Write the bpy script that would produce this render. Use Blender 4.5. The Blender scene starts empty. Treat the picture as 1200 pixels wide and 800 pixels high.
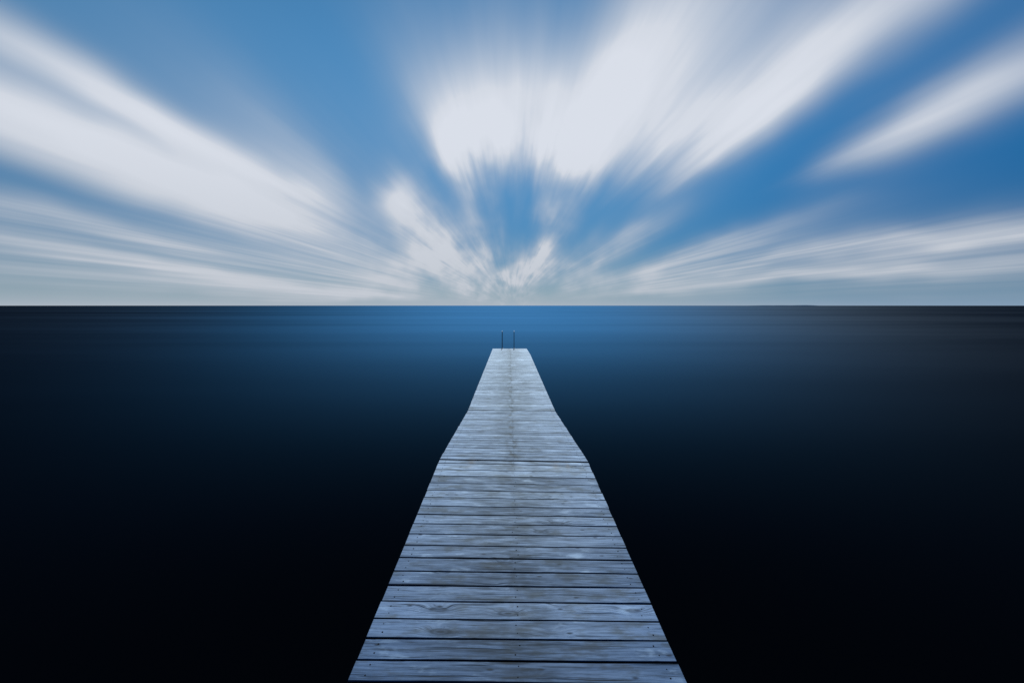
import bpy, bmesh, math, random
from mathutils import Vector
random.seed(11)
R = math.radians
scene = bpy.context.scene
COL = scene.collection

# ------------------------------------------------------------------ camera figures
F = 540.0            # focal length in pixels of the 1200-wide photograph (about 16 mm)
EYE = 2.23           # eye height over the water
PIER_W = 1.5         # width of the pier deck
SUN_EL, SUN_AZ = 38.0, 1.0     # sun ahead of the camera, above the frame, slightly to the right

# ------------------------------------------------------------------ small helpers
def tag(o, label=None, cat=None, group=None, kind=None):
    if label: o["label"] = label
    if cat: o["category"] = cat
    if group: o["group"] = group
    if kind: o["kind"] = kind
    return o

def link(name, bm, mats, parent=None, smooth=False):
    me = bpy.data.meshes.new(name)
    bm.to_mesh(me); bm.free()
    for m in (mats if isinstance(mats, (list, tuple)) else [mats]):
        me.materials.append(m)
    if smooth:
        for p in me.polygons: p.use_smooth = True
    o = bpy.data.objects.new(name, me)
    COL.objects.link(o)
    if parent is not None: o.parent = parent
    return o

def empty(name, loc=(0, 0, 0), parent=None):
    o = bpy.data.objects.new(name, None)
    COL.objects.link(o)
    o.location = loc
    o.empty_display_size = 0.3
    if parent is not None: o.parent = parent
    return o

class Nodes:
    """short wrappers round a node tree"""
    def __init__(self, tree):
        self.t = tree; self.n = tree.nodes; self.l = tree.links
    def new(self, typ, **kw):
        nd = self.n.new(typ)
        for k, v in kw.items(): setattr(nd, k, v)
        return nd
    def put(self, sock, v):
        if isinstance(v, bpy.types.NodeSocket): self.l.new(v, sock)
        else: sock.default_value = v
    def math(self, op, a, b=0.0, c=0.0, clamp=False):
        nd = self.new('ShaderNodeMath', operation=op, use_clamp=clamp)
        self.put(nd.inputs[0], a); self.put(nd.inputs[1], b); self.put(nd.inputs[2], c)
        return nd.outputs[0]
    def vmath(self, op, a, b=(0, 0, 0), c=None, out=0):
        nd = self.new('ShaderNodeVectorMath', operation=op)
        self.put(nd.inputs[0], a); self.put(nd.inputs[1], b)
        if c is not None: self.put(nd.inputs[2], c)
        return nd.outputs[out]
    def xyz(self, x, y, z):
        nd = self.new('ShaderNodeCombineXYZ')
        for i, v in enumerate((x, y, z)): self.put(nd.inputs[i], v)
        return nd.outputs[0]
    def sep(self, v):
        nd = self.new('ShaderNodeSeparateXYZ'); self.put(nd.inputs[0], v)
        return nd.outputs
    def noise(self, vec, scale=1.0, detail=2.0, rough=0.5, dist=0.0, color=False):
        nd = self.new('ShaderNodeTexNoise')
        self.put(nd.inputs['Vector'], vec)
        self.put(nd.inputs['Scale'], scale); self.put(nd.inputs['Detail'], detail)
        self.put(nd.inputs['Roughness'], rough); self.put(nd.inputs['Distortion'], dist)
        return nd.outputs['Color' if color else 'Fac']
    def ramp(self, v, a, b, c=0.0, d=1.0, smooth=True):
        nd = self.new('ShaderNodeMapRange')
        nd.interpolation_type = 'SMOOTHSTEP' if smooth else 'LINEAR'
        for i, q in enumerate((v, a, b, c, d)): self.put(nd.inputs[i], q)
        return nd.outputs[0]
    def mix(self, f, a, b, blend='MIX'):
        nd = self.new('ShaderNodeMix', data_type='RGBA', blend_type=blend)
        self.put(nd.inputs[0], f); self.put(nd.inputs[6], a); self.put(nd.inputs[7], b)
        return nd.outputs[2]

def material(name):
    m = bpy.data.materials.new(name); m.use_nodes = True
    N = Nodes(m.node_tree)
    b = m.node_tree.nodes['Principled BSDF']
    return m, N, b

# ================================================================== SKY
world = bpy.data.worlds.new("World")
scene.world = world
world.use_nodes = True
wt = world.node_tree
W = Nodes(wt)
bg = wt.nodes['Background']
STRENGTH = 0.055
bg.inputs['Strength'].default_value = STRENGTH
sky = W.new('ShaderNodeTexSky', sky_type='NISHITA')
sky.sun_disc = False
sky.sun_elevation = R(SUN_EL)
sky.sun_rotation = R(SUN_AZ)
sky.altitude = 50
sky.air_density = 1.0
sky.dust_density = 0.0
sky.ozone_density = 3.0

gen = W.new('ShaderNodeTexCoord').outputs['Generated']
dx, dy, dz = W.sep(gen)
# the cloud streets run along +y (the wind): every streak keeps its angle round that axis
theta = W.math('ARCTAN2', dx, W.math('MAXIMUM', dz, 0.0004))
rad = W.math('SQRT', W.math('ADD', W.math('MULTIPLY', dx, dx), W.math('MULTIPLY', dz, dz)))
alpha = W.math('ARCTAN2', rad, dy)                       # angle from the wind axis, 0..pi
s = W.math('LOGARITHM', W.math('MAXIMUM', alpha, 0.004), math.e)

def streak(freq, sfreq, seed, detail=3.0, rough=0.55):
    v = W.xyz(W.math('MULTIPLY', W.math('SINE', theta), freq), W.math('MULTIPLY_ADD', W.math('COSINE', theta), freq, seed),
              W.math('MULTIPLY_ADD', s, sfreq, seed * 1.7))
    return W.noise(v, 1.0, detail, rough)

n_coarse = streak(3.2, 0.9, 3.1, 2.0)
n_mid = streak(6.5, 1.2, 8.4, 3.0)
n_fine = streak(24.0, 0.9, 15.7, 3.0, 0.6)
n_low = streak(70.0, 1.2, 41.3, 3.0, 0.6)
n_chunk = W.noise(W.xyz(W.math('MULTIPLY', W.math('SINE', theta), 3.4), W.math('MULTIPLY', W.math('COSINE', theta), 3.4), W.math('MULTIPLY', s, 2.6)), 1.0, 3.0, 0.5)
n_soft = streak(1.8, 1.6, 27.0, 3.0)
# streaky ends: push the radial coordinate by the angular noise; wobble the angle a little
warp_s = W.math('ADD', W.math("MULTIPLY_ADD", n_mid, 0.26, -0.13), W.math("MULTIPLY_ADD", n_fine, 0.03, -0.015))
warp_t = W.math('MULTIPLY_ADD', n_soft, 0.16, -0.08)
P_t, P_s = W.math('ADD', theta, warp_t), W.math('ADD', s, warp_s)

# cloud masses: (x, y) where they lie seen from the pier (bearing and height, in units of 1/540 rad tangent,
# relative to the end of the wind axis), angular half width in degrees, half length along the wind (log), tilt, amount
def polar(x, y):
    X, H = x - 600.0, 358.0 - y
    return math.atan2(X, max(H, 0.3)), math.log(math.atan(math.hypot(X, H) / F))
CLOUDS = [
    # left street
    (60, 155, 5.0, .60, 0, .66), (150, 185, 4.4, .48, 0, .52), (270, 225, 3.4, .28, 0, .46),
    (60, 74, 2.3, .50, 0, .46), (180, 140, 2.8, .46, 0, .46), (330, 235, 4.0, .30, 0, .35), (10, 165, 4, .4, 0, .35),
    (340, 185, 5.0, .35, 0, .26), (400, 150, 8.0, .45, 0, .12), (330, 130, 5, .5, 0, .10), (395, 250, 6, .3, 0, .28), (300, 150, 6, .4, 0, .22), (370, 215, 6, .3, 0, .22), (60, 108, 1.3, .34, 0, -.10), (215, 185, 1.6, .30, 0, -.12),
    (160, 265, 3.5, .50, 0, .40), (290, 280, 4.0, .45, 0, .34), (390, 290, 8.0, .34, 0, .28),
    (20, 256, 1.6, .35, 0, .45), (0, 292, 1.1, .7, 0, .30),
    # bright knot left of the middle
    # great street above
    (520, 150, 13.0, .28, 0, .72), (575, 138, 16.0, .30, 0, .80), (640, 140, 15.0, .32, 0, .85), (690, 135, 11.0, .34, 0, .75),
    (730, 80, 8.5, .50, 0, .70), (800, 40, 9.0, .55, 0, .68), (830, 110, 9.0, .42, 0, .60), (900, 100, 6.0, .45, 0, .62),
    (960, 70, 5.0, .45, 0, .55), (1040, 30, 4.0, .40, 0, .40), (870, 160, 5.0, .28, 0, .38), (790, 160, 8.0, .25, 0, .45),
    (600, 90, 10, .25, 0, .25), (490, 95, 7, .35, 0, .25), 
    (530, 205, 3.4, .28, 0, .38), (568, 215, 3.8, .32, 0, .36), (605, 235, 4, .22, 0, .18), (548, 225, 3, .25, 0, .2),
    # street at the upper right
    (1060, 155, 3.4, .17, 0, .50), (1130, 116, 3.8, .22, 0, .62), (1200, 80, 3.6, .20, 0, .42), (1010, 185, 2.4, .12, 0, .22),
    # low streets on the right
    (765, 262, 4.5, .22, 0, .55), (735, 272, 4, .18, 0, .3), (850, 282, 3.2, .32, 0, .50), (930, 262, 2.6, .3, 0, .25),
    (880, 303, 2.6, .55, 0, .68), (1040, 278, 1.7, .50, 0, .55), (1170, 262, 1.3, .35, 0, .50),
    (1150, 302, 1.3, .35, 0, .55), (980, 318, 2.0, .55, 0, .55), (1120, 285, 1.6, .3, 0, .25), (760, 318, 5.0, .45, 0, .66), (1020, 335, 1.2, .5, 0, .22),
    # low bank on the left and round the vanishing point
    (300, 318, 3.5, .60, 0, .42), (100, 306, 2.0, .55, 0, .38), 
    (80, 334, 1.5, .8, 0, .40), (350, 340, 2.5, .7, 0, .45), (780, 338, 3, .6, 0, .42),
    (545, 178, 14.0, .20, 0, .20), (610, 182, 14.0, .20, 0, .20), (670, 172, 11.0, .20, 0, .16), (640, 225, 6, .25, 0, .22),
    # thin veils
    (200, 190, 10.0, .50, 0, .20), (330, 250, 9.0, .40, 0, .24), (150, 280, 5.0, .60, 0, .18), (420, 200, 9, .35, 0, .10),
    (700, 300, 6.0, .30, 0, .34), (735, 290, 3.0, .30, 0, .30), (690, 280, 4.0, .22, 0, .26), (800, 300, 3.0, .4, 0, .25), (560, 120, 26, .5, 0, .14),
    # clear gaps
    (35, 224, 1.8, .40, 0, -.50), (620, 225, 7.0, .14, 0, -.10), (505, 328, 4, .15, 0, -.35),
]
# the nearer ones by half width across the wind and half length along it
for (px, py, hw, hl, amt) in [
    (466, 228, 24, 26, .80), (484, 250, 28, 28, .95), (510, 272, 34, 24, .75), (535, 292, 34, 24, .65), (556, 262, 12, 24, .40),
    (500, 300, 34, 40, .60), (560, 303, 30, 18, .85), (440, 305, 26, 60, .40), (585, 262, 9, 26, .22),
    (640, 288, 10, 24, 1.0), (624, 308, 18, 18, 1.1), (608, 326, 26, 14, 1.0), (652, 316, 18, 20, .85), (690, 300, 12, 26, .4), (575, 330, 26, 16, .70),
    (540, 336, 18, 40, .85), (460, 334, 14, 60, .58), (680, 335, 14, 40, .60), (598, 345, 40, 10, .65), (760, 335, 10, 70, .45), (420, 342, 9, 90, .45), (652, 250, 24, 22, .62), (692, 202, 18, 36, .50),
    (690, 318, 10, 30, .30)]:
    X, H = px - 600, 358 - py
    rr_ = math.hypot(X, H)
    CLOUDS.append((px, py, math.degrees(hw / rr_), hl / rr_, 0, amt))
acc = None
for (px, py, wt_, ws_, rot, amt) in CLOUDS:
    t0, s0 = polar(px, py)
    mp = W.new('ShaderNodeMapping', vector_type='TEXTURE')
    # the running sum rides along in z (scaled away), which keeps the shader's evaluation order short
    W.put(mp.inputs['Vector'], W.xyz(P_t, P_s, acc if acc is not None else 0.0))
    mp.inputs['Location'].default_value = (t0, s0, 0)
    mp.inputs['Rotation'].default_value = (0, 0, R(rot))
    mp.inputs['Scale'].default_value = (R(wt_), ws_, 1e6)
    q = W.vmath('DOT_PRODUCT', mp.outputs[0], mp.outputs[0], out=1)
    g = W.math('POWER', 0.36788, q)
    g = W.math('MULTIPLY', g, amt)
    acc = g if acc is None else W.math('ADD', acc, g)
# the same cloud streets go on overhead and behind, out of this picture
over = W.math('MULTIPLY', W.ramp(n_coarse, 0.45, 0.75), W.ramp(alpha, 1.0, 1.4, 0.0, 0.2))
cover = W.math("MULTIPLY_ADD", acc, 0.80, over)
lowband = W.math('MULTIPLY', W.ramp(dz, 0.02, 0.22, 1.0, 0.0), W.ramp(alpha, 0.10, 0.50, 0.35, 1.0))
nearvp = W.ramp(alpha, 0.16, 0.50, 1.0, 0.0)
mod = W.math('ADD', W.math('MULTIPLY_ADD', n_mid, 0.85, 0.12), W.math('MULTIPLY_ADD', n_fine, 0.26, W.math('MULTIPLY', n_coarse, 0.75)))
mod = W.math('ADD', mod, W.math('MULTIPLY', lowband, W.math('ADD', W.math('MULTIPLY_ADD', n_fine, 1.3, -0.65), W.math('MULTIPLY_ADD', n_low, 1.4, -0.70))))
mod = W.math('ADD', mod, W.math('MULTIPLY', nearvp, W.math('MULTIPLY_ADD', n_chunk, 2.2, -0.95)))
cover = W.math('MULTIPLY', cover, W.math('MAXIMUM', mod, 0.0))
cov = W.math('POWER', W.ramp(cover, 0.0, 1.25, smooth=False), 1.15)
cov = W.math('MULTIPLY', cov, 0.97)
# cloud brightness: sunlit thick parts white, thin and low parts greyer
lum = W.ramp(cover, 0.15, 1.45, 0.0, 1.0, smooth=False)
k = 0.5548 / STRENGTH
def c(r, g, b): return (r * k, g * k, b * k, 1)
cloud = W.mix(lum, c(.40, .46, .54), c(.715, .75, .825))
low = W.ramp(dz, 0.0, 0.35, 1.0, 0.0)
cloud = W.mix(W.math('MULTIPLY', low, 0.55), cloud, c(.44, .475, .525))
tint = W.mix(W.ramp(dz, 0.0, 0.5), (.085, .250, .41, 1), (.355, .765, .85, 1))
side = W.mix(W.ramp(dx, 0.15, 0.75), (1, 1, 1, 1), (.20, .66, .86, 1))
clear = W.mix(1.0, W.mix(1.0, sky.outputs[0], tint, 'MULTIPLY'), side, 'MULTIPLY')
# pale air over the horizon
air = W.math('POWER', 0.36788, W.math('DIVIDE', W.math('MAXIMUM', dz, 0.0), 0.05))
air_col = W.mix(W.ramp(dx, 0.0, 0.8), c(.42, .475, .55), c(.24, .345, .48))
clear = W.mix(W.math('MULTIPLY', air, 0.92), clear, air_col)
W.l.new(W.mix(cov, clear, cloud), bg.inputs['Color'])
world.cycles.sampling_method = 'MANUAL'
world.cycles.sample_map_resolution = 1024

# ================================================================== SUN
sl = bpy.data.lights.new("sun", 'SUN')
sl.energy = 4.6
sl.angle = R(3.0)
sl.color = (0.70, 0.88, 1.0)
so = bpy.data.objects.new("sun", sl)
COL.objects.link(so)
sd = Vector((math.sin(R(SUN_AZ)) * math.cos(R(SUN_EL)), math.cos(R(SUN_AZ)) * math.cos(R(SUN_EL)), math.sin(R(SUN_EL))))
so.rotation_euler = (-sd).to_track_quat('-Z', 'Y').to_euler()
so.location = sd * 60

# ================================================================== WATER
wm = bpy.data.materials.new("sea_water"); wm.use_nodes = True
N = Nodes(wm.node_tree)
for nd in list(wm.node_tree.nodes): wm.node_tree.nodes.remove(nd)
out = N.new('ShaderNodeOutputMaterial')
pos = N.new('ShaderNodeNewGeometry').outputs['Position']
fr = N.new('ShaderNodeFresnel'); fr.inputs['IOR'].default_value = 1.33
ruff = N.noise(N.vmath('MULTIPLY', pos, (.012, .05, 1)), 1.0, 4.0, 0.6)
ruff2 = N.noise(N.vmath('MULTIPLY', pos, (.0016, .02, 1)), 1.0, 4.0, 0.65)
refl = N.math('MULTIPLY', N.ramp(fr.outputs[0], 0.02, 0.85), N.math('MULTIPLY_ADD', ruff2, 0.060, 0.006))
rgh = N.math("ADD", 0.59, N.math('ADD', N.math('MULTIPLY', ruff, 0.10), N.math('MULTIPLY', ruff2, 0.14)))
gl = N.new('ShaderNodeBsdfGlossy', distribution='BECKMANN')
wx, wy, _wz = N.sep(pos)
# grey sheen painted into the gloss colour, in fans to right and left
grey_sheen = N.ramp(N.math('DIVIDE', N.math('SUBTRACT', wx, N.math('MULTIPLY', wy, 0.10)), N.math('ADD', N.math('ABSOLUTE', wy), 14.0)), 0.0, 0.75)
grey_sheen_l = N.ramp(N.math('DIVIDE', N.math('SUBTRACT', N.math('MULTIPLY', wx, -1.0), N.math('MULTIPLY', wy, 0.35)), N.math('ADD', N.math('ABSOLUTE', wy), 14.0)), 0.1, 0.8)
N.put(gl.inputs['Color'], N.mix(N.math('MAXIMUM', N.math('MULTIPLY', grey_sheen, N.math('MULTIPLY_ADD', ruff2, 0.6, 0.55)), N.math('MULTIPLY', grey_sheen_l, 0.6)), (.122, .405, .80, 1), (.58, .66, .80, 1)))
N.put(gl.inputs['Roughness'], rgh)
df = N.new('ShaderNodeBsdfDiffuse'); df.inputs['Color'].default_value = (.0004, .0006, .0011, 1)
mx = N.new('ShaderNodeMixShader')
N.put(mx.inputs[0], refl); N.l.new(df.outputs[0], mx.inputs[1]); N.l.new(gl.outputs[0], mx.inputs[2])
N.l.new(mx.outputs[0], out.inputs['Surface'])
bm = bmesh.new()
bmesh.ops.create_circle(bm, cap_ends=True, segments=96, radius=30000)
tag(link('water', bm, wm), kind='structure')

# far low shore on the horizon to the right
hm, N, b = material('far_shore')
b.inputs['Base Color'].default_value = (.03, .05, .08, 1); b.inputs['Specular IOR Level'].default_value = 0; b.inputs['Roughness'].default_value = 1
bm = bmesh.new()
Yh = 12000.0
xs = [6100, 6350, 6600, 6800, 7000, 7250, 7450, 7650, 7850, 8000]
hs = [0.5, 5, 9, 7, 10, 8, 12, 15, 9, 0.5]
rows = []
for x, h in zip(xs, hs):
    rows.append([bm.verts.new((x, Yh - 200, -1)), bm.verts.new((x, Yh, h)), bm.verts.new((x, Yh + 300, -1))])
for a, b2 in zip(rows, rows[1:]):
    for i in range(2): bm.faces.new((a[i], a[i + 1], b2[i + 1], b2[i]))
    bm.faces.new((a[2], a[0], b2[0], b2[2]))
bm.faces.new(rows[0]); bm.faces.new(rows[-1][::-1])
bmesh.ops.recalc_face_normals(bm, faces=bm.faces)
tag(link('hills', bm, hm), kind='structure')

# ================================================================== PIER MATERIALS
def wood_material():
    m, N, b = material('weathered_planks')
    uv = N.new('ShaderNodeUVMap'); uv.uv_map = 'UVMap'
    at = N.new('ShaderNodeAttribute'); at.attribute_name = 'plank'
    rnd = at.outputs['Fac']
    u, v, _ = N.sep(uv.outputs[0])                      # u along the plank (m), v across it / along the pier (m)
    off = N.math('MULTIPLY', rnd, 37.0)
    base = N.xyz(u, v, off)
    # knots: cells stretched along the plank, only some of them carry a knot
    kv = N.new('ShaderNodeTexVoronoi', feature='F1', distance='EUCLIDEAN'); kv.voronoi_dimensions = '3D'
    N.put(kv.inputs['Vector'], N.xyz(N.math('MULTIPLY', u, 2.6), N.math('MULTIPLY', v, 7.0), N.math('MULTIPLY', off, 3.0)))
    kv.inputs['Scale'].default_value = 1.0; kv.inputs['Randomness'].default_value = 1.0
    kd = kv.outputs['Distance']
    kc = N.sep(kv.outputs['Color'])[0]
    has = N.math('GREATER_THAN', kc, 0.46)
    knot_zone = N.math('MULTIPLY', N.ramp(kd, 0.05, 0.42, 1.0, 0.0), has)
    # grain, bent round the knots
    bend = N.math('MULTIPLY', knot_zone, 0.035)
    vv = N.math('ADD', v, N.math('ADD', bend, N.math('MULTIPLY', N.noise(N.xyz(N.math('MULTIPLY', u, 2.2), N.math('MULTIPLY', v, 4.0), off), 1.0, 2.0), 0.03)))
    g1 = N.noise(N.xyz(N.math('MULTIPLY', u, 4.0), N.math('MULTIPLY', vv, 110.0), off), 1.0, 6.0, 0.72)
    g2 = N.noise(N.xyz(N.math('MULTIPLY', u, 1.6), N.math('MULTIPLY', vv, 30.0), N.math('ADD', off, 5.0)), 1.0, 3.0, 0.6)
    crack = N.ramp(N.noise(N.xyz(N.math('MULTIPLY', u, 1.3), N.math('MULTIPLY', vv, 60.0), N.math('ADD', off, 11.0)), 1.0, 2.0, 0.5), 0.62, 0.70)
    blotch = N.noise(N.xyz(N.math('MULTIPLY', u, 4.0), N.math('MULTIPLY', v, 9.0), off), 1.0, 4.0, 0.65)
    # grime trodden along the middle of the walk
    mid = N.math('POWER', 0.36788, N.math('POWER', N.math('DIVIDE', u, 0.48), 2.0))
    patch = N.noise(N.xyz(N.math('MULTIPLY', u, 2.2), N.math('MULTIPLY', v, 0.9), 3.0), 1.0, 4.0, 0.6)
    grime = N.math('MULTIPLY', N.math('MULTIPLY_ADD', mid, 0.9, 0.1), N.ramp(patch, 0.26, 0.56))
    tread = N.noise(N.xyz(N.math('MULTIPLY', u, 5.0), N.math('MULTIPLY', v, 40.0), off), 1.0, 3.0, 0.6)
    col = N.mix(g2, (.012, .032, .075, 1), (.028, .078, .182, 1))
    col = N.mix(N.math('MULTIPLY', N.ramp(g1, 0.46, 0.68), 0.9), col, (.018, .022, .030, 1))
    col = N.mix(N.math('MULTIPLY', N.ramp(blotch, 0.48, 0.68), 0.78), col, (.026, .031, .040, 1))
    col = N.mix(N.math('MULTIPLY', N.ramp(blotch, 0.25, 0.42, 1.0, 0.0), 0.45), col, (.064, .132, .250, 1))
    col = N.mix(N.math('MULTIPLY', grime, N.math('MULTIPLY_ADD', N.ramp(tread, 0.3, 0.7), 0.66, 0.18)), col, (.017, .018, .021, 1))
    seam = N.math('MULTIPLY', N.math('POWER', 0.36788, N.math('POWER', N.math('DIVIDE', N.math('ADD', u, 0.015), 0.055), 2.0)),
                  N.ramp(N.noise(N.xyz(N.math('MULTIPLY', u, 9.0), N.math('MULTIPLY', v, 3.2), 9.0), 1.0, 3.0, 0.6), 0.45, 0.62))
    col = N.mix(N.math('MULTIPLY', seam, N.ramp(N.sep(N.new('ShaderNodeNewGeometry').outputs['Position'])[1], 4.3, 4.9, 0.35, 0.95)), col, (.022, .019, .018, 1))
    col = N.mix(N.math('MULTIPLY', crack, 0.8), col, (.010, .010, .011, 1))
    ring = N.math('MULTIPLY_ADD', N.math('SINE', N.math('MULTIPLY', kd, 60.0)), 0.5, 0.5)
    col = N.mix(N.math('MULTIPLY', N.math('MULTIPLY', N.ramp(kd, 0.06, 0.26, 1.0, 0.0), has), N.math('MULTIPLY_ADD', ring, 0.5, 0.25)), col, (.013, .012, .013, 1))
    tone = N.math('MULTIPLY_ADD', N.math('FRACT', N.math('MULTIPLY', rnd, 91.7)), 0.40, 0.80)
    col = N.mix(1.0, col, N.xyz(tone, tone, tone), 'MULTIPLY')
    # sawn edges between the planks stay damp, brown and dark
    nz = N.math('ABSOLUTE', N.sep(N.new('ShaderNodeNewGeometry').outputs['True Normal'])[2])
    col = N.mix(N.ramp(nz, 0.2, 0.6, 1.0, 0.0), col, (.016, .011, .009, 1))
    # small dark specks: old nail holes, dirt, splinters
    sp = N.new('ShaderNodeTexVoronoi', feature='F1'); sp.voronoi_dimensions = '3D'
    N.put(sp.inputs['Vector'], N.xyz(N.math('MULTIPLY', u, 9.0), N.math('MULTIPLY', v, 22.0), N.math('MULTIPLY', off, 5.0)))
    sp.inputs['Scale'].default_value = 1.0
    spk = N.math('MULTIPLY', N.ramp(sp.outputs['Distance'], 0.05, 0.22, 1.0, 0.0), N.math('GREATER_THAN', N.sep(sp.outputs['Color'])[1], 0.72))
    col = N.mix(N.math('MULTIPLY', spk, 0.8), col, (.012, .011, .012, 1))
    lumi = N.new('ShaderNodeRGBToBW'); N.put(lumi.inputs[0], col)
    # dirty, dark fibres are rough and hardly shine
    N.put(b.inputs['Specular IOR Level'], N.ramp(lumi.outputs[0], 0.015, 0.085, 0.06, 0.62))
    for (xh, w_) in ((-.404, .035), (.43, .035), (.55, .018)):
        px_, py_, _pz = N.sep(N.new('ShaderNodeNewGeometry').outputs['Position'])
        ex = N.math('POWER', N.math('DIVIDE', N.math('SUBTRACT', px_, xh), w_), 2.0)
        ey = N.math('POWER', N.math('DIVIDE', N.math('SUBTRACT', py_, 4.57), 0.10), 2.0)
        rm = N.math('MULTIPLY', N.math('POWER', 0.36788, N.math('ADD', ex, ey)), N.ramp(blotch, 0.35, 0.55))
        col = N.mix(N.math('MULTIPLY', rm, 0.6), col, (.045, .018, .012, 1))
    N.put(b.inputs['Base Color'], col)
    N.put(b.inputs['Roughness'], N.math('MULTIPLY_ADD', g1, 0.20, 0.55))
    b.inputs['IOR'].default_value = 1.37
    bp = N.new('ShaderNodeBump'); bp.inputs['Strength'].default_value = 0.5; bp.inputs['Distance'].default_value = 0.004
    hgt = N.math('SUBTRACT', N.math('MULTIPLY', g1, 0.6), N.math('MULTIPLY', crack, 0.8))
    N.put(bp.inputs['Height'], hgt)
    N.l.new(bp.outputs[0], b.inputs['Normal'])
    return m
WOOD = wood_material()

def plain(name, colr, rough, metal=0.0, nscale=20, var=0.4):
    m, N, b = material(name)
    o = N.new('ShaderNodeTexCoord').outputs['Object']
    n = N.noise(o, nscale, 4.0, 0.6)
    d = tuple(q * (1 - var) for q in colr) + (1,)
    N.put(b.inputs['Base Color'], N.mix(n, d, tuple(colr) + (1,)))
    b.inputs['Roughness'].default_value = rough; b.inputs['Metallic'].default_value = metal
    return m
TIMBER = plain('dark_stringer_timber', (.10, .085, .07), .8)
SCREW = plain('rusty_screw_steel', (.007, .006, .006), .95, .0)
SCREW.node_tree.nodes['Principled BSDF'].inputs['Specular IOR Level'].default_value = .05
FLOAT = plain('black_float_plastic', (.03, .03, .032), .5)
STEEL = plain('dull_ladder_steel', (.20, .17, .155), .65, .0)
RUSTY = plain('rusty_hinge_steel', (.045, .02, .014), .9, .0)

# ================================================================== PIER
pier = tag(empty('wooden_pier', (0, 0, 0)), 'long weathered grey plank pier running straight out over the dark water', 'pier')

def edge_point(px, py, width_px):
    Y = F * PIER_W / width_px
    return Vector(((px - 600) / F * Y, Y, EYE - (py - 358) / F * Y))

def lerp(a, b, t): return a + (b - a) * t

THICK = 0.034
def deck_section(nl, nr, fl, fr_, cuts, z_skip=0.0):
    """planks laid across between the near-left/right and far-left/right corners; cuts = list of (t0, t1) along the section"""
    bm = bmesh.new()
    uvl = bm.loops.layers.uv.new('UVMap')
    pl = bm.verts.layers.float_color.new('plank')
    L = ((fl + fr_) / 2 - (nl + nr) / 2).length
    SEG = 12
    for (t0, t1) in cuts:
        rnd = random.random()
        dzp = random.gauss(0, 0.0005)
        ju = random.gauss(0, 0.0016), random.gauss(0, 0.0016)
        tilt = random.gauss(0, 0.0003)
        skew = random.gauss(0, 0.0007)
        cham = random.uniform(.002, .0045)
        ph = random.uniform(0, 6)
        bow = random.gauss(0, .0006)
        yv0, yv1 = t0 * L, t1 * L
        # cross-section in (along pier, height)
        prof = [(yv0, -cham), (yv0 + cham, 0), (yv1 - cham, 0), (yv1, -cham), (yv1, -THICK), (yv0, -THICK)]
        rings = []
        for i in range(SEG + 1):
            a = i / SEG
            ring = []
            for (yy, zz) in prof:
                t = yy / L
                A = lerp(nl, fl, t); B = lerp(nr, fr_, t)
                p = lerp(A, B, a)
                axis = (B - A).normalized()
                if i == 0: p = p + axis * ju[0]
                if i == SEG: p = p + axis * ju[1]
                wig = bow * math.sin(math.pi * a + ph) + tilt * (1 if yy > (yv0 + yv1) / 2 else -1)
                p = p + Vector((0, skew * (a - .5) * 2 + 0.0008 * math.sin(9 * a + ph), zz + dzp + wig))
                vt = bm.verts.new(p)
                vt[pl] = (rnd, 0, 0, 1)
                ring.append((vt, (a - .5) * PIER_W, yy))
            rings.append(ring)
        n = len(prof)
        for i in range(SEG):
            for j in range(n):
                q = [rings[i][j], rings[i][(j + 1) % n], rings[i + 1][(j + 1) % n], rings[i + 1][j]]
                f = bm.faces.new([w[0] for w in q])
                for lp, w in zip(f.loops, q): lp[uvl].uv = (w[1], w[2])
        for ring in (rings[0][::-1], rings[-1]):
            f = bm.faces.new([w[0] for w in ring])
            for lp, w in zip(f.loops, ring): lp[uvl].uv = (w[1], w[2])
        # screw heads, two at each stringer
        for a in (.045, .50, .955):
            for tt in (.27, .73):
                t = lerp(t0, t1, tt + random.uniform(-.05, .05))
                aa = a + random.gauss(0, .004)
                cpt = lerp(lerp(nl, fl, t), lerp(nr, fr_, t), aa) + Vector((0, 0, dzp + bow * math.sin(math.pi * aa + ph)))
                rr = random.uniform(.0026, .0046)
                top = [bm.verts.new(cpt + Vector((rr * math.cos(h * math.pi / 4), rr * math.sin(h * math.pi / 4), .0009))) for h in range(8)]
                bot = [bm.verts.new(w.co - Vector((0, 0, .01))) for w in top]
                f = bm.faces.new(top); f.material_index = 1
                for h in range(8):
                    f = bm.faces.new((top[h], bot[h], bot[(h + 1) % 8], top[(h + 1) % 8])); f.material_index = 1
    bmesh.ops.recalc_face_normals(bm, faces=bm.faces)
    return bm, pl

def even_cuts(L, pitch, gap):
    n = max(1, round(L / pitch)); p = L / n
    return [((i * p + gap / 2 + random.gauss(0, .001)) / L, ((i + 1) * p - gap / 2 + random.gauss(0, .001)) / L) for i in range(n)]

def beam(bm, a, b, w, h):
    """square timber from a to b, top at a/b"""
    d = (b - a).normalized()
    side = d.cross(Vector((0, 0, 1))).normalized()
    vs = []
    for p in (a, b):
        vs.append([bm.verts.new(p + side * sx * w / 2 + Vector((0, 0, sz))) for sx, sz in ((-1, 0), (1, 0), (1, -h), (-1, -h))])
    for i in range(4):
        bm.faces.new((vs[0][i], vs[0][(i + 1) % 4], vs[1][(i + 1) % 4], vs[1][i]))
    bm.faces.new(vs[0][::-1]); bm.faces.new(vs[1])
    bmesh.ops.recalc_face_normals(bm, faces=bm.faces)

# section corners, measured off the photograph and put at their own distances
def corners(cx, y, w, roll=0.0):
    c0 = edge_point(cx, y, w)
    h = PIER_W / 2
    return c0 + Vector((-h, 0, roll / 2)), c0 + Vector((h, 0, -roll / 2))

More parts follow.
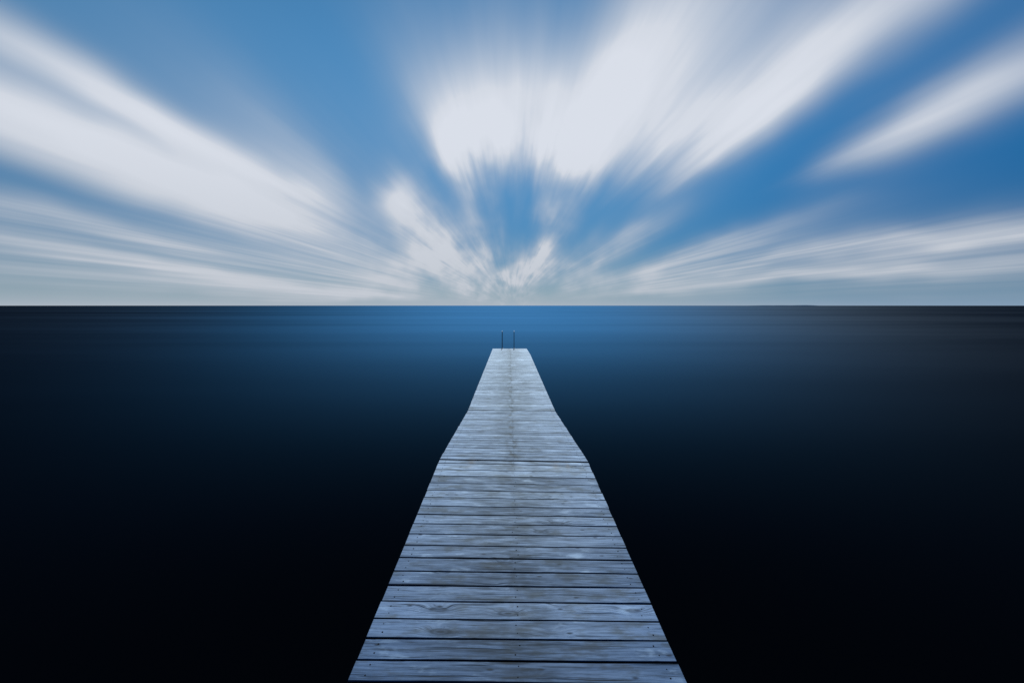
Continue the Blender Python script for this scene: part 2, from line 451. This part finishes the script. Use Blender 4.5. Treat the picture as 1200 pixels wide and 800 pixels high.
j2l, j2r = corners(602.4, 540.0, 174.0, .030)          # joint between the first and second section
p1l, p1r = corners(606.5, 800.0, 397.0, 0.0)
back = 3.6 / (j2l.y - p1l.y)
b1l = p1l - (j2l - p1l) * back; b1r = p1r - (j2r - p1r) * back
b1l.z += .012 * back; b1r.z -= .012 * back
j3l, j3r = corners(599.5, 481.0, 101.7, .014)
j4l, j4r = corners(598.1, 415.5, 46.9, 0)
e5l, e5r = corners(597.3, 408.3, 39.6, 0)

# plank joints of the first section read off the photograph (pixel rows) -> distances
rows = [544, 551.4, 558.6, 567, 575.7, 584, 594, 603.7, 614.7, 626.7, 640, 654.3, 670, 686.7, 705.3, 726, 748.7, 774, 800]
ys = [F * PIER_W / (397 + (r - 800) * .8577) for r in rows][::-1]
gap = .0078
near_y, far_y = (b1l.y + b1r.y) / 2, (j2l.y + j2r.y) / 2
L1 = far_y - near_y
cuts1 = []
y = ys[0]
lines = [far_y - .004] + ys[::-1]
while lines[-1] > near_y + .14: lines.append(lines[-1] - .139)
for a, b2 in zip(lines[1:], lines):
    cuts1.append(((a - near_y + gap / 2) / L1, (b2 - near_y - gap / 2) / L1))
JG = .012
def shift(a, b, d):
    u = (b - a).normalized(); return a + u * d
sections = []
defs = [(b1l, b1r, j2l, j2r, cuts1)]
for (nl, nr, fl, fr_) in ((j2l, j2r, j3l, j3r), (j3l, j3r, j4l, j4r), (j4l, j4r, e5l, e5r)):
    a, b2 = shift(nl, fl, JG) + Vector((0, 0, .006)), shift(nr, fr_, JG) + Vector((0, 0, .006))
    L = ((fl + fr_) / 2 - (a + b2) / 2).length
    defs.append((a, b2, fl, fr_, even_cuts(L, .128, .007)))
for i, (nl, nr, fl, fr_, cuts) in enumerate(defs):
    bm, pl = deck_section(nl, nr, fl, fr_, cuts)
    o = link('deck_section', bm, [WOOD, SCREW], pier)
    sections.append(o)
    # stringers under the planks, each a timber of its own
    dn = Vector((0, 0, -THICK - .004))
    L = ((fl + fr_) / 2 - (nl + nr) / 2).length
    for a in (.045, .5, .955):
        bm = bmesh.new()
        A, B = lerp(nl, nr, a) + dn, lerp(fl, fr_, a) + dn
        beam(bm, shift(A, B, .02), shift(B, A, .02), .07, .17)
        link('stringer', bm, TIMBER, o)
    # floats that carry the section
    nf = max(1, round(L / 2.2))
    for q in range(nf):
        t = (q + .5) / nf
        cpt = (lerp(nl, fl, t) + lerp(nr, fr_, t)) / 2
        zt = cpt.z - THICK - .18
        bm = bmesh.new()
        bmesh.ops.create_cube(bm, size=1)
        for vt in bm.verts:
            vt.co = Vector((cpt.x + vt.co.x * 1.1, cpt.y + vt.co.y * .7, (zt - .35) / 2 + vt.co.z * (zt + .35)))
        bmesh.ops.bevel(bm, geom=list(bm.edges), offset=.03, segments=2, affect='EDGES')
        link('float', bm, FLOAT, o)

# rusty hinges that tie the first section to the second
for xh in (-.404, .43):
    p = lerp(j2l, j2r, xh / PIER_W + .5)
    bm = bmesh.new()
    q = bmesh.ops.create_cone(bm, cap_ends=True, segments=12, radius1=.0045, radius2=.0045, depth=.06)['verts']
    for vt in q:
        vt.co = Vector((p.x + vt.co.z, p.y + .004 + vt.co.x, p.z - .008 + vt.co.y))
    link('hinge', bm, RUSTY, pier)

# ================================================================== SWIM LADDER
def tube(bm, pts, r, seg=12):
    rings = []
    n = len(pts)
    for i, p in enumerate(pts):
        d = (pts[min(i + 1, n - 1)] - pts[max(i - 1, 0)]).normalized()
        x = Vector((1, 0, 0)) if abs(d.x) < .9 else Vector((0, 1, 0))
        u = d.cross(x).normalized(); v = d.cross(u).normalized()
        rings.append([bm.verts.new(p + (u * math.cos(2 * math.pi * k / seg) + v * math.sin(2 * math.pi * k / seg)) * r) for k in range(seg)])
    for a, b2 in zip(rings, rings[1:]):
        for k in range(seg):
            bm.faces.new((a[k], a[(k + 1) % seg], b2[(k + 1) % seg], b2[k]))
    bm.faces.new(rings[0][::-1]); bm.faces.new(rings[-1])
    bmesh.ops.recalc_face_normals(bm, faces=bm.faces)

Ye = (e5l.y + e5r.y) / 2
zdeck = (e5l.z + e5r.z) / 2
lx = [(px - 600) / F * Ye for px in (588.5, 602.4)]
ladder = tag(empty('swim_ladder', ((lx[0] + lx[1]) / 2, Ye, zdeck)),
             'thin dark metal swim ladder with two upright handrails at the far pier end', 'ladder')
half = (lx[1] - lx[0]) / 2
HR, rise = .014, .77
for sx in (-1, 1):
    pts = [Vector((sx * half, -.14, -.01)), Vector((sx * half, -.14, rise - .19))]
    for k in range(9):
        a = math.pi * (1 - k / 8)
        pts.append(Vector((sx * half, .05 + .19 * math.cos(a), rise - .19 + .19 * math.sin(a))))
    pts += [Vector((sx * half, .24, .1)), Vector((sx * half, .24, -1.25))]
    bm = bmesh.new(); tube(bm, pts, HR)
    h = link('handrail', bm, STEEL, ladder, smooth=True)
    bm = bmesh.new()
    bmesh.ops.create_cone(bm, cap_ends=True, segments=16, radius1=.045, radius2=.04, depth=.008)
    bmesh.ops.translate(bm, verts=bm.verts, vec=(sx * half, -.14, .012))
    link('mounting_foot', bm, STEEL, h)
for k in range(5):
    bm = bmesh.new()
    z = -.12 - .25 * k
    tube(bm, [Vector((-half, .24, z)), Vector((half, .24, z))], .016)
    link('rung', bm, STEEL, ladder, smooth=True)

# ================================================================== CAMERA
cd = bpy.data.cameras.new("camera")
cam = bpy.data.objects.new("camera", cd)
COL.objects.link(cam)
cam.location = (0, 0, EYE)
cam.rotation_euler = (R(90), 0, 0)
cd.sensor_fit = 'HORIZONTAL'; cd.sensor_width = 36
cd.lens = 36 * F / 1200
cd.shift_y = -42 / 1200
cd.clip_start = .05; cd.clip_end = 60000
scene.camera = cam

scene.view_settings.view_transform = 'Standard'
scene.view_settings.look = 'None'
scene.view_settings.exposure = 0.85
scene.view_settings.gamma = 1
scene.render.engine = 'CYCLES'
scene.cycles.use_denoising = True
scene.cycles.max_bounces = 6
scene.render.resolution_x, scene.render.resolution_y = 1024, 682
